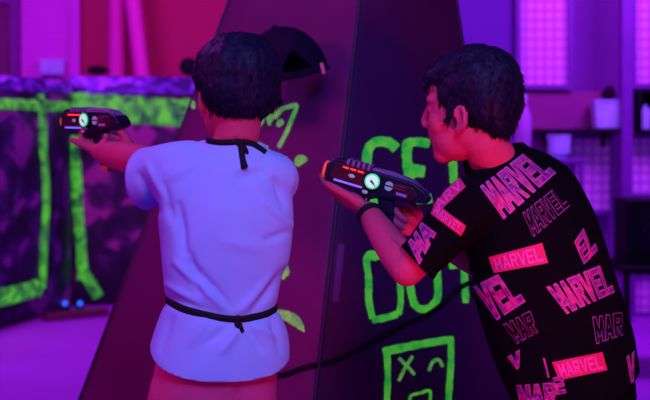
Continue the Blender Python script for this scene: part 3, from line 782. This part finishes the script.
# ---------------------------------------------- boy in white, seen from behind
def boy_white():
    F, L, U = basis((-.30, .95)); d = 2.5
    root = empty('person', (P(215, 0, d).x, 2.5, 0), 'dark haired child in white T-shirt and pink shorts, back turned, aiming a toy gun left', 'person')
    HB = head_frame((-.5, .87), pitch=4); hc = P(235, 98, 2.5)
    S = P(172, 170, 2.49); E = P(129, 158, 2.70); Wr = P(101, 152, 2.90)
    S2 = P(276, 173, 2.53); E2 = V((-.235, 2.72, 1.13)); W2 = V((-.462, 2.855, 1.235))
    nb = P(231, 158, 2.49)
    bm = bmesh.new(); head(bm, hc, HB, 1.0, nb, .045)
    loft(bm, [(P(231, 153, d), .05, .045), (P(226, 163, d), .115, .06), (P(222, 180, d), .135, .078), (P(226, 215, d), .130, .086), (P(226, 260, d), .118, .084), (P(221, 300, d), .107, .080), (P(221, 345, d), .125, .092), (P(215, 385, d), .118, .092), (P(214, 410, d), .09, .07)], L, F, axis=U)
    arm(bm, S, E, Wr, r=(.044, .038, .036, .032, .024)); arm(bm, S2, E2, W2)
    gl = GUNL
    # left hand cradles the front of the gun from below, right hand holds the grip
    tl = gl @ V((.092, .006, -.062)); hand(bm, Wr, (tl-Wr), (.1, .1, 1), -1, curl=((45, 66, 45), (46, 66, 45), (46, 66, 45), (46, 66, 45)), thumb=(.5, .15), spread=2, k=.95, thumb_curl=10, tk=.72)
    tr = gl @ V((.140, 0, -.056)); hand(bm, W2, (tr-W2), (-.45, -.75, .1), 1, curl=(45, 70, 40), thumb=(1.0, .1), spread=3, k=.95)
    hipL = P(219, 395, d)+L*.070; hipR = P(210, 395, d)-L*.058
    kL = V((hipL.x-.02, 2.56, .42)); aL = V((hipL.x-.04, 2.56, .085)); kR = V((hipR.x+.02, 2.47, .42)); aR = V((hipR.x+.05, 2.44, .085))
    foot_and_leg(bm, hipL, kL, aL); foot_and_leg(bm, hipR, kR, aR)
    bm = merge(bm, .0033, 5)
    body = bm
    # shirt
    bm = bmesh.new()
    loft(bm, [(P(233, 138, d), .060, .052), (P(232, 149, d), .074, .060), (P(225, 158, d), .118, .072), (P(222, 176, d), .143, .088), (P(226, 215, d), .144, .099), (P(226, 258, d), .136, .099), (P(221, 298, d), .119, .092), (P(221, 335, d), .142, .106), (P(217, 368, d), .152, .114), (P(217, 395, d), .154, .116)], L, F, seg=56, axis=U)
    Se = P(158, 181, 2.64); tube(bm, [P(192, 168, 2.49), P(174, 170, 2.50), P(158, 176, 2.545), P(147, 179, 2.58), P(135, 182, 2.62)], [.058, .060, .065, .068, .068], seg=28, caps=True)
    Se2 = S2*.42+E2*.58; tube(bm, [P(262, 174, 2.5), P(273, 180, 2.53), (S2+Se2)/2, Se2+(E2-S2)*.15], [.054, .056, .060, .060], seg=28, caps=True)
    bm = merge(bm, .005, 10)
    folds = [((178, 205), (184, 252), 5, -.009), ((190, 255), (200, 292), 4, -.007), ((140, 175), (158, 212), 4, -.006), ((148, 165), (168, 205), 3.5, .005), ((162, 185), (172, 220), 4, -.006),
             ((175, 262), (222, 306), 3.5, .0055), ((190, 262), (232, 308), 3.5, -.005), ((168, 285), (200, 304), 3, .004), ((240, 312), (268, 278), 4, .005), ((252, 312), (284, 270), 4, -.005),
             ((238, 178), (262, 172), 5, -.006), ((275, 180), (284, 205), 4, -.006), ((262, 200), (290, 225), 4, .004), ((265, 240), (288, 232), 4, -.004), ((200, 160), (172, 178), 4, .004), ((238, 330), (222, 352), 4, .005), ((246, 326), (262, 350), 4, -.005),
             ((228, 326), (205, 345), 3.5, -.004), ((256, 326), (276, 338), 3.5, .005), ((205, 322), (192, 345), 4, .004), ((172, 318), (160, 348), 4, -.004), ((272, 320), (280, 350), 4, -.005), ((205, 175), (190, 230), 9, -.004), ((225, 240), (262, 250), 7, .003)]
    def cinch(p, px, py):
        yb = 300+20*math.exp(-((px-238)/42)**2); q = (py-yb)/7
        return -.007*math.exp(-q*q) if p.z > .7 else 0
    folds = [(a, b, w, m*1.5) for a, b, w, m in folds]
    wrinkle(bm, .0042, folds, cinch)
    cut(bm, P(218, 200, 2.5)*V((1, 1, 0)) - F*.11+V((0, 0, .785)) if False else V((P(218, 0, 2.5).x, 2.5, .789))-F*.11, (F*.42-U+V((-.03, 0, 0))).normalized())
    ad = (V(P(152, 176, 2.70))-P(160, 172, 2.60)).normalized(); cut_local(bm, P(147, 179, 2.58), V((-.86, .5, -.06)).normalized(), .13)
    ad2 = (E2-S2).normalized(); cut_local(bm, Se2, ad2, .068)
    cut_local(bm, P(232, 143, d)+F*.0, V((.05, .12, 1)).normalized(), .09)
    sb = bvh_of(bm); tuck(body, sb); bb = bvh_of(body)
    # hem ridge
    bm2 = solidify(bm, .0025)
    world_child('t_shirt', bm2, [M['white']], root)
    # shorts
    bm = bmesh.new()
    loft(bm, [(P(218, 335, d), .108, .082), (P(216, 362, d), .126, .096), (P(213, 395, d), .133, .102), (P(212, 425, d), .133, .104), (P(212, 440, d), .10, .07)], L, F, seg=48, axis=U)
    for h_, k_ in ((hipL, kL), (hipR, kR)): tube(bm, [h_, h_*.5+k_*.5, k_+V((0, 0, .02))], [.083, .084, .084], seg=28, caps=True)
    bm = merge(bm, .006, 6)
    wrinkle(bm, .004, [((236, 372), (238, 420), 4, -.007)])
    cut(bm, V((0, 0, .47)), V((0, 0, -1)))
    tuck(body, bvh_of(bm)); world_child('body', body, [M['skin']], root)
    bm = solidify(bm, .003); world_child('shorts', bm, [M['shorts']], root)
    for a_, f_ in ((aL, (-.45, .9)), (aR, (-.2, .97))): shoe(root, a_, f_)
    # waist tie with knot
    c = P(221, 305, d)
    ring = torso_ring(sb, c, lambda a: .934-.022*max(0, -math.sin(a))**1.5+.009*math.cos(a), 72, F, L)
    bm = bmesh.new(); band(bm, ring, .016, .0035); tie = world_child('waist_tie', bm, [M['webbing']], root)
    h = sb.ray_cast(CAM, ray(238, 319)); kp = h[0]+V((0, -.006, 0))
    bm = bmesh.new(); ell(bm, kp, (.009, .006, .009)); tube(bm, [kp, kp+V((.006, -.006, -.012)), kp+V((.010, -.004, -.026))], [.004, .0045, .004], seg=8, flat=.5, ref=(0, -1, 0)); tube(bm, [kp, kp+V((-.002, -.006, -.010)), kp+V((.003, -.003, -.018))], [.004, .004, .003], seg=8, flat=.5, ref=(0, -1, 0))
    for v in bm.verts: v.co -= root.location
    ko = obj('knot', bm, M['webbing'], tie, smooth=True)
    # neck strap with hanging knot
    bm = bmesh.new(); pts = []
    for a in catmull([(205, 140), (213, 142), (225, 143), (240, 142), (252, 144), (259, 148), (266, 153)], 3):
        hs = [x for x in (sb.ray_cast(CAM, ray(*a)), bb.ray_cast(CAM, ray(*a))) if x[0] is not None and x[0].y < 2.62]
        if hs:
            hh = min(hs, key=lambda x: x[3]); pts.append(hh[0]+V((0, -.004, .001)))
    tube(bm, pts, [.006]*len(pts), seg=8, sub=1, flat=.45, ref=(0, -1, 0), caps=False)
    ns = world_child('neck_strap', bm, [M['webbing']], root)
    bm = bmesh.new(); kk = [P(241, 143, 2.5), P(242, 152, 2.5), P(243, 160, 2.5), P(245, 168, 2.5)]; pts = []
    for q in ((241, 143), (242, 151), (243, 159), (245, 168)):
        hs = [x for x in (sb.ray_cast(CAM, ray(*q)), bb.ray_cast(CAM, ray(*q))) if x[0] is not None]; hh = min(hs, key=lambda x: x[3]); pts.append(hh[0]+V((0, -.006, 0)))
    tube(bm, pts, [.006, .0065, .006, .008], seg=10, sub=3, flat=.6, ref=(0, -1, 0)); ell(bm, pts[0], (.010, .006, .008)); tube(bm, [pts[0], pts[0]+V((.01, -.002, -.012)), pts[0]+V((.014, 0, -.02))], [.004, .004, .003], seg=8)
    for v in bm.verts: v.co -= root.location
    obj('knot', bm, M['webbing'], ns, smooth=True)
    # hair: short dark
    hair_obj(root, hc, HB, 1.0, [(-.020, 0, .050, .098, .093, .089), (-.036, .002, .020, .074, .088, .074), (.035, .012, .058, .058, .066, .052), (-.052, 0, -.004, .040, .058, .042), (.030, 0, .085, .050, .066, .044), (-.030, .062, .040, .042, .026, .036), (-.030, -.062, .040, .044, .026, .040)], n=5200, seed=3)
    eyes(root, hc, HB, 1.0)

def cut_local(bm, p, n, rad):
    """open the cloth beyond a plane, only near the point p"""
    kill = [v for v in bm.verts if (v.co-p).dot(n) > 0 and (v.co-p-n*(v.co-p).dot(n)).length < rad and (v.co-p).dot(n) < .16]
    bmesh.ops.delete(bm, geom=kill, context='VERTS')
    # even the rim
    for v in bm.verts:
        if v.is_boundary:
            t = (v.co-p).dot(n)
            if abs(t) < .012 and (v.co-p-n*t).length < rad: v.co -= n*t

# ---------------------------------------------- boy in black printed shirt
def boy_black():
    F, L, U = basis((-.80, .60)); d = 2.5; AX = P(512, 180, d)-P(576, 390, d)
    root = empty('person', (P(575, 0, d).x, 2.5, 0), 'dark haired child in black printed T-shirt leaning forward, aiming a toy gun left', 'person')
    HB = head_frame((-.93, .37), pitch=2); hc = P(472, 115, 2.44)
    S = P(472, 200, 2.40); E = P(407, 270, 2.42); Wr = P(368, 212, 2.575)
    S2 = V((.475, 2.62, 1.165)); E2 = V((.37, 2.74, .985)); W2 = P(421, 229, 2.655)
    bm = bmesh.new(); head(bm, hc, HB, 1.04, P(500, 172, 2.48), .047)
    loft(bm, [(P(497, 160, d), .05, .048), (P(508, 176, d), .11, .066), (P(518, 195, d), .138, .085), (P(530, 232, d), .145, .10), (P(541, 270, d), .147, .108), (P(554, 310, d), .145, .110), (P(567, 350, d), .142, .108), (P(576, 390, d), .142, .105), (P(580, 415, d), .12, .09)], L, F, axis=AX)
    arm(bm, S, E, Wr, r=(.044, .038, .0345, .033, .0245)); arm(bm, S2, E2, W2, r=(.044, .040, .036, .033, .0245))
    gl = GUNR
    tl = gl @ V((.040, 0.006, -.056)); hand(bm, Wr, (tl-Wr), (.45, .3, .8), -1, curl=((2, 14, 18), (4, 16, 20), (6, 20, 22), (8, 26, 26)), thumb=(1.0, -.10), spread=5, k=1.0, thumb_curl=20)
    tr = gl @ V((.130, .004, -.062)); hand(bm, W2, (tr-W2), (-.55, -.85, -.05), 1, curl=((38, 78, 40), (42, 80, 40), (45, 82, 40), (48, 84, 40)), thumb=(.7, .35), spread=2, k=.98)
    hipL = P(577, 395, d)+L*.075; hipR = P(577, 395, d)-L*.075
    kL = V((hipL.x-.12, 2.40, .40)); aL = V((hipL.x-.10, 2.36, .085)); kR = V((hipR.x-.02, 2.62, .40)); aR = V((hipR.x+.14, 2.62, .085))
    foot_and_leg(bm, hipL, kL, aL, 1.05); foot_and_leg(bm, hipR, kR, aR, 1.05)
    bm = merge(bm, .0033, 5); body = bm
    # shirt
    bm = bmesh.new()
    loft(bm, [(P(490, 148, d), .062, .060), (P(497, 157, d), .078, .066), (P(508, 168, d), .118, .078), (P(519, 190, d), .152, .104), (P(530, 228, d), .163, .124), (P(540, 268, d), .168, .134), (P(552, 308, d), .168, .137), (P(565, 348, d), .166, .136), (P(575, 380, d), .160, .128), (P(579, 405, d), .155, .122)], L, F, seg=56, axis=AX)
    ep = P(421, 251, 2.41); tube(bm, [P(497, 198, 2.43), P(473, 204, 2.40), P(446, 231, 2.405), P(426, 253, 2.41), P(406, 274, 2.415)], [.062, .060, .052, .048, .048], seg=30, caps=True)
    Se2 = S2*.35+E2*.65; tube(bm, [S2+L*.03, S2, (S2+Se2)/2, Se2+(E2-S2)*.15], [.055, .055, .060, .062], seg=28, caps=True)
    bm = merge(bm, .005, 9)
    folds = [((455, 285), (500, 262), 4, -.008), ((462, 296), (515, 285), 4, .007), ((470, 240), (500, 225), 5, -.006), ((590, 330), (628, 322), 4, -.007), ((600, 345), (632, 342), 4, .007),
             ((500, 335), (560, 340), 5, -.006), ((565, 255), (600, 262), 4, -.005), ((455, 215), (470, 250), 5, .006), ((440, 275), (470, 262), 4, -.006)]
    wrinkle(bm, .0032, folds)
    cut(bm, P(577, 386, d), V((.25, .1, -1)).normalized())
    cut_local(bm, P(417, 263, 2.41), V((-.72, 0, -.69)).normalized(), .12)
    cut_local(bm, Se2, (E2-S2).normalized(), .12)
    cut_local(bm, P(493, 153, d), V((-.35, .2, 1)).normalized(), .11)
    sb = bvh_of(bm); tuck(body, sb, keep=P(490, 140, d), kr=.135); bb = bvh_of(body)
    bm = solidify(bm, .0025)
    PK, CM, RD, LT, DM, DK, BK = 1, 2, 3, 4, 5, 6, 0
    def comic(c, txt='MARVEL'):
        glyph_print(bm, txt, c, .26, .065, sb, .0012, PK); glyph_print(bm, txt, c, .26, -.01, sb, .0020, CM)
    def outline(c, txt='MARVEL'):
        glyph_print(bm, txt, c, .24, .08, sb, .0012, DM); glyph_print(bm, txt, c, .24, -.01, sb, .0020, DK if False else BK)
    def boxed(c, txt='MARVEL'):
        project_tris(bm, quad_src(c), sb, .0012, RD, 5)
        ci = [bil(c, u, v) for u, v in ((.06, .13), (.94, .13), (.94, .87), (.06, .87))]
        glyph_print(bm, txt, ci, .24, 0, sb, .0020, LT)
    comic([(503, 218), (555, 172), (529, 151), (481, 188)])
    outline([(533, 236), (569, 205), (556, 188), (523, 214)])
    boxed([(494, 273), (548, 263), (542, 243), (489, 257)])
    comic([(493, 321), (525, 300), (506, 272), (474, 288)], 'VEL')
    outline([(517, 343), (538, 331), (531, 311), (504, 325)], 'MAR')
    comic([(566, 313), (614, 291), (606, 264), (547, 288)])
    outline([(596, 343), (623, 334), (622, 313), (592, 318)], 'MAR')
    boxed([(559, 380), (607, 370), (602, 352), (552, 362)])
    comic([(514, 370), (522, 366), (520, 350), (508, 357)], 'V')
    comic([(546, 377), (551, 376), (547, 358), (541, 359)], 'I'); comic([(556, 394), (566, 392), (563, 376), (553, 378)], '2')
    comic([(521, 410), (558, 404), (556, 383), (517, 386)], 'MAR')
    comic([(583, 264), (597, 249), (588, 223), (574, 243)], 'EL')
    boxed([(433, 204), (442, 205), (465, 180), (459, 177)][::1] if False else [(438, 213), (466, 187), (460, 178), (431, 203)], 'ARV')
    boxed([(431, 214), (461, 236), (466, 226), (436, 203)], 'MARVEL')
    comic([(409, 246), (419, 264), (435, 233), (426, 219)][::-1] if False else [(419, 264), (436, 233), (425, 219), (409, 243)], 'MA')
    comic([(628, 384), (636, 378), (634, 352), (626, 358)], 'V')
    world_child('t_shirt', bm, [M['black'], M['prt_pink'], M['prt_comic'], M['prt_red'], M['prt_ltr'], M['prt_dim'], M['prt_dark']], root)
    # shorts
    bm = bmesh.new()
    loft(bm, [(P(572, 365, d), .140, .105), (P(576, 390, d), .146, .112), (P(578, 415, d), .146, .112), (P(578, 440, d), .10, .07)], L, F, seg=48, axis=AX)
    for h_, k_ in ((hipL, kL), (hipR, kR)): tube(bm, [h_, h_*.5+k_*.5, k_+V((0, 0, .02))], [.094, .092, .088], seg=28, caps=True)
    bm = merge(bm, .006, 6); wrinkle(bm, .004); cut(bm, V((0, 0, .45)), V((0, 0, -1)))
    sb2 = bvh_of(bm); tuck(body, sb2); world_child('body', body, [M['skin']], root); bm = solidify(bm, .003)
    glyph_print(bm, 'VEL', [(522, 425), (560, 415), (556, 392), (517, 398)], .26, 0, sb2, .0015, 1)
    world_child('shorts', bm, [M['black'], M['prt_pink']], root)
    for a_, f_ in ((aL, (-.95, .2)), (aR, (-.75, .6))): shoe(root, a_, f_)
    # wristband
    ax = (Wr-E).normalized(); a1 = ax.orthogonal().normalized(); a2 = ax.cross(a1); c = Wr-ax*.012; bm = bmesh.new(); n = 36; rows = []
    for i in range(n):
        a = 2*PI*i/n; dr = a1*math.cos(a)+a2*math.sin(a); h = bb.ray_cast(c+dr*.06, -dr)
        q = h[0] if h[0] is not None else c+dr*.026
        rows.append([bm.verts.new(q+dr*t+ax*w_) for t, w_ in ((-.001, -.008), (.004, -.007), (.004, .007), (-.001, .008))])
    for i in range(n):
        a, b_ = rows[i], rows[(i+1) % n]
        for k in range(4): bm.faces.new((a[k], a[(k+1) % 4], b_[(k+1) % 4], b_[k]))
    world_child('wristband', bm, [M['webbing']], root)
    hair_obj(root, hc, HB, 1.04, [(-.016, 0, .057, .089, .086, .085), (-.032, 0, .028, .070, .082, .074), (-.048, 0, -.006, .042, .060, .050), (.034, 0, .088, .050, .066, .036), (.060, .0, .080, .030, .060, .026), (.074, .0, .066, .016, .050, .016), (-.024, .060, .048, .044, .024, .032), (-.024, -.060, .048, .044, .024, .032), (.026, .058, .042, .026, .016, .034), (.026, -.058, .042, .026, .016, .034), (.028, .064, .016, .010, .008, .028), (.028, -.064, .016, .010, .008, .028)], n=5600, seed=9, length=(.014, .028), lift=.32)
    eyes(root, hc, HB, 1.04)

# ------------------------------------------------------------------ toy guns
def gun_matrix(c, yaw, pitch, roll=0):
    """local x from muzzle (0) to rear (.25); the near side is -y"""
    return Matrix.Translation(c) @ Matrix.Rotation(yaw, 4, 'Z') @ Matrix.Rotation(pitch, 4, 'Y') @ Matrix.Rotation(roll, 4, 'X') @ Matrix.Translation((-.125, 0, 0))
def make_gun(label):
    KZ = 1.18
    root = empty('laser_gun', (0, 0, 0), label, 'toy gun')
    def prism(prof, y0, y1):
        bm = bmesh.new(); a = [bm.verts.new((x, y0, z*KZ)) for x, z in prof]; b_ = [bm.verts.new((x, y1, z*KZ)) for x, z in prof]
        bm.faces.new(a); bm.faces.new(b_[::-1]); n = len(prof)
        for i in range(n): bm.faces.new((a[i], b_[i], b_[(i+1) % n], a[(i+1) % n]))
        return bm
    body = [(.004, -.016), (.003, .009), (.020, .024), (.085, .027), (.100, .020), (.128, .020), (.200, .020), (.232, .010), (.246, -.002), (.242, -.012), (.205, -.019), (.138, -.026), (.118, -.034), (.098, -.034), (.085, -.027), (.018, -.023)]
    obj('shell', prism(body, -.021, .021), M['gun'], root, bevel=.005)
    cowl = [(.098, .014), (.108, .025), (.150, .027), (.202, .023), (.228, .011), (.200, .004), (.120, .006)]
    obj('top_cowl', prism(cowl, -.017, .017), M['gungrey'], root, bevel=.004)
    side = [(.016, -.013), (.022, .016), (.098, .019), (.100, -.016)]
    obj('side_panel', prism(side, -.0235, .0235), M['gunred'], root, bevel=.002)
    rear = [(.166, -.017), (.165, .010), (.205, .010), (.220, -.003), (.208, -.015)]
    obj('rear_panel', prism(rear, -.0235, .0235), M['gunred'], root, bevel=.002)
    bm = bmesh.new(); tube(bm, [V((.001, .0155*math.cos(a), -.004+.0155*math.sin(a))) for a in [2*PI*i/28 for i in range(29)]], [.0042]*29, seg=10, sub=1, caps=False); obj('muzzle_ring', bm, M['tip'], root, smooth=True)
    bm = bmesh.new(); cyl(bm, (.001, 0, -.004), .0135, .0135, .01, 'X', 24); obj('muzzle_lens', bm, M['needle'], root)
    for k in range(5):
        bm = bmesh.new(); box(bm, (.050+k*.0120, 0, .0265), (.007, .046, .014)); obj('cooling_rib', bm, M['gungrey'], root, bevel=.002)
    for k in range(3):
        bm = bmesh.new(); box(bm, (.049+k*.0175, -.0247, .0135), (.013, .003, .0035)); obj('red_indicator', bm, M['red_led'], root)
    bm = bmesh.new(); box(bm, (.062, -.0230, -.0190), (.066, .004, .0042)); obj('light_strip', bm, M['strip'], root)
    for x, z, w, h in ((.066, -.001, .015, .009), (.104, -.0265, .014, .009)):
        bm = bmesh.new(); ell(bm, (x, -.0235, z), (w/2, .002, h/2)); obj('side_button', bm, M['btn'], root, smooth=True)
    bm = bmesh.new(); cyl(bm, (.115, -.0245, .001), .0200, .0200, .007, 'Y'); di = obj('dial_housing', bm, M['needle'], root, bevel=.001)
    bm = bmesh.new(); cyl(bm, (.115, -.0285, .001), .0172, .0172, .003, 'Y'); obj('dial_ring', bm, M['dialring'], di)
    bm = bmesh.new(); cyl(bm, (.115, -.0302, .001), .0138, .0138, .003, 'Y'); obj('dial_face', bm, M['dial'], di)
    bm = bmesh.new(); vs = [bm.verts.new(p) for p in ((.1120, -.0322, .0045), (.1175, -.0322, .0010), (.1270, -.0322, -.0090), (.1110, -.0322, -.0005))]; bm.faces.new(vs)
    bm = solidify(bm, .0006); link('dial_needle', to_mesh('dial_needle', bm, [M['needle']]), di, smooth=False)
    bm = bmesh.new()
    for s_ in (1, -1):
        v = [bm.verts.new((.1525+.0090*math.cos(a), -.0242, .0005+s_*(.0018+.0085*math.sin(a)))) for a in [PI*i/12 for i in range(13)]]; bm.faces.new(v)
    ex = bmesh.ops.extrude_face_region(bm, geom=bm.faces[:]); bmesh.ops.translate(bm, verts=[e for e in ex['geom'] if isinstance(e, bmesh.types.BMVert)], vec=(0, .003, 0))
    obj('split_button', bm, M['btn'], root)
    bm = bmesh.new(); box(bm, (.184, -.0242, -.010), (.024, .002, .006)); obj('rear_label', bm, M['gunlbl'], root)
    bm = bmesh.new()
    for dz in (.0, .006): box(bm, (.175, -.0240, .001+dz), (.030, .0016, .0012))
    obj('rear_stripes', bm, M['prt_red'], root)
    gp = [(.130, -.022), (.168, -.018), (.178, -.050), (.192, -.092), (.164, -.098), (.146, -.058), (.136, -.036)]
    g = obj('pistol_grip', prism(gp, -.014, .014), M['gun'], root, bevel=.006)
    bm = bmesh.new(); box(bm, (.179, 0, -.117), (.030, .026, .012), Matrix.Rotation(.2, 3, 'Y')); obj('grip_plate', bm, M['grip'], g, bevel=.001)
    bm = bmesh.new(); tube(bm, [V((.090, 0, -.036)), V((.094, 0, -.052)), V((.118, 0, -.060)), V((.134, 0, -.054))], [.0035]*4, seg=10); obj('trigger_guard', bm, M['gun'], root, smooth=True)
    bm = bmesh.new(); tube(bm, [V((.114, 0, -.036)), V((.112, 0, -.044)), V((.116, 0, -.053))], [.004, .0035, .003], seg=10); obj('trigger', bm, M['gungrey'], root, smooth=True)
    return root
def copy_tree(o, parent=None):
    c = o.copy(); COL.objects.link(c)
    if parent: c.parent = parent
    for ch in [x for x in bpy.data.objects if x.parent == o]: copy_tree(ch, c)
    return c
GUNR = gun_matrix(P(379, 182.5, 2.60), -math.radians(14), math.radians(15.5))
GUNL = gun_matrix(P(95.5, 120.5, 2.95), -math.radians(43), math.radians(1))
g1 = make_gun('dark toy laser gun with round green dial, held by the child in black')
g2 = copy_tree(g1); g2['label'] = 'dark toy laser gun with glowing dial, held by the child in white'
for g, mtx in ((g1, GUNR), (g2, GUNL)):
    g.location = mtx.to_translation(); g.rotation_euler = mtx.to_euler(); g['group'] = 'toy laser guns'

boy_white()
boy_black()

# ------------------------------------------------------------------ lights
def area(name, loc, target, col, power, size, spread=None):
    l = bpy.data.lights.new(name, 'AREA'); l.color = col; l.energy = power; l.size = size
    if spread: l.spread = math.radians(spread)
    o = bpy.data.objects.new(name, l); COL.objects.link(o); o.location = loc
    o.rotation_euler = (V(target)-V(loc)).to_track_quat('-Z', 'Y').to_euler(); return o
area('ultraviolet_lamp', (.5, .1, 3.0), (.0, 2.6, 1.0), (.26, .24, 1.0), 42, 1.2, 120)
area('magenta_lamp', (-2.6, 1.3, 2.3), (-.1, 2.9, 1.1), (1.0, .03, .60), 18, .8, 130)
area('violet_side_lamp', (-1.6, 3.6, 2.8), (-.2, 2.5, 1.1), (.65, .08, 1.0), 9, .6, 130)
area('red_low_lamp', (.95, .9, .55), (.32, 2.6, 1.15), (1.0, .02, .08), 2.6, .35, 50)
area('arena_purple_lamp_left', (-2.2, 6.2, 3.3), (-1.8, 8.8, .6), (.50, .05, 1.0), 130, 1.6)
area('arena_purple_lamp_right', (2.3, 6.35, 3.2), (1.75, 8.2, .7), (.44, .06, 1.0), 110, 1.2)
area('arena_red_lamp', (-.6, 7.0, 3.3), (-1.1, 9.6, 1.9), (1.0, .03, .30), 13, 1.0)
w = bpy.data.worlds.new('World'); sc.world = w; w.use_nodes = True
w.node_tree.nodes['Background'].inputs['Color'].default_value = (.12, .02, .25, 1); w.node_tree.nodes['Background'].inputs['Strength'].default_value = .3

# ------------------------------------------------------------------ camera
cd = bpy.data.cameras.new('camera'); co = bpy.data.objects.new('camera', cd); COL.objects.link(co)
co.location = CAM; co.rotation_euler = (PI/2, 0, 0); cd.sensor_width = 36; cd.lens = 36*FPX/650; cd.shift_y = -(200-HOR)/650
cd.dof.use_dof = True; cd.dof.focus_distance = 2.48; cd.dof.aperture_fstop = 4.0
cd.clip_start = .05
sc.camera = co
vs = sc.view_settings; vs.view_transform = 'Standard'; vs.look = 'None'; vs.gamma = 1; vs.exposure = 0; vs.use_curve_mapping = False
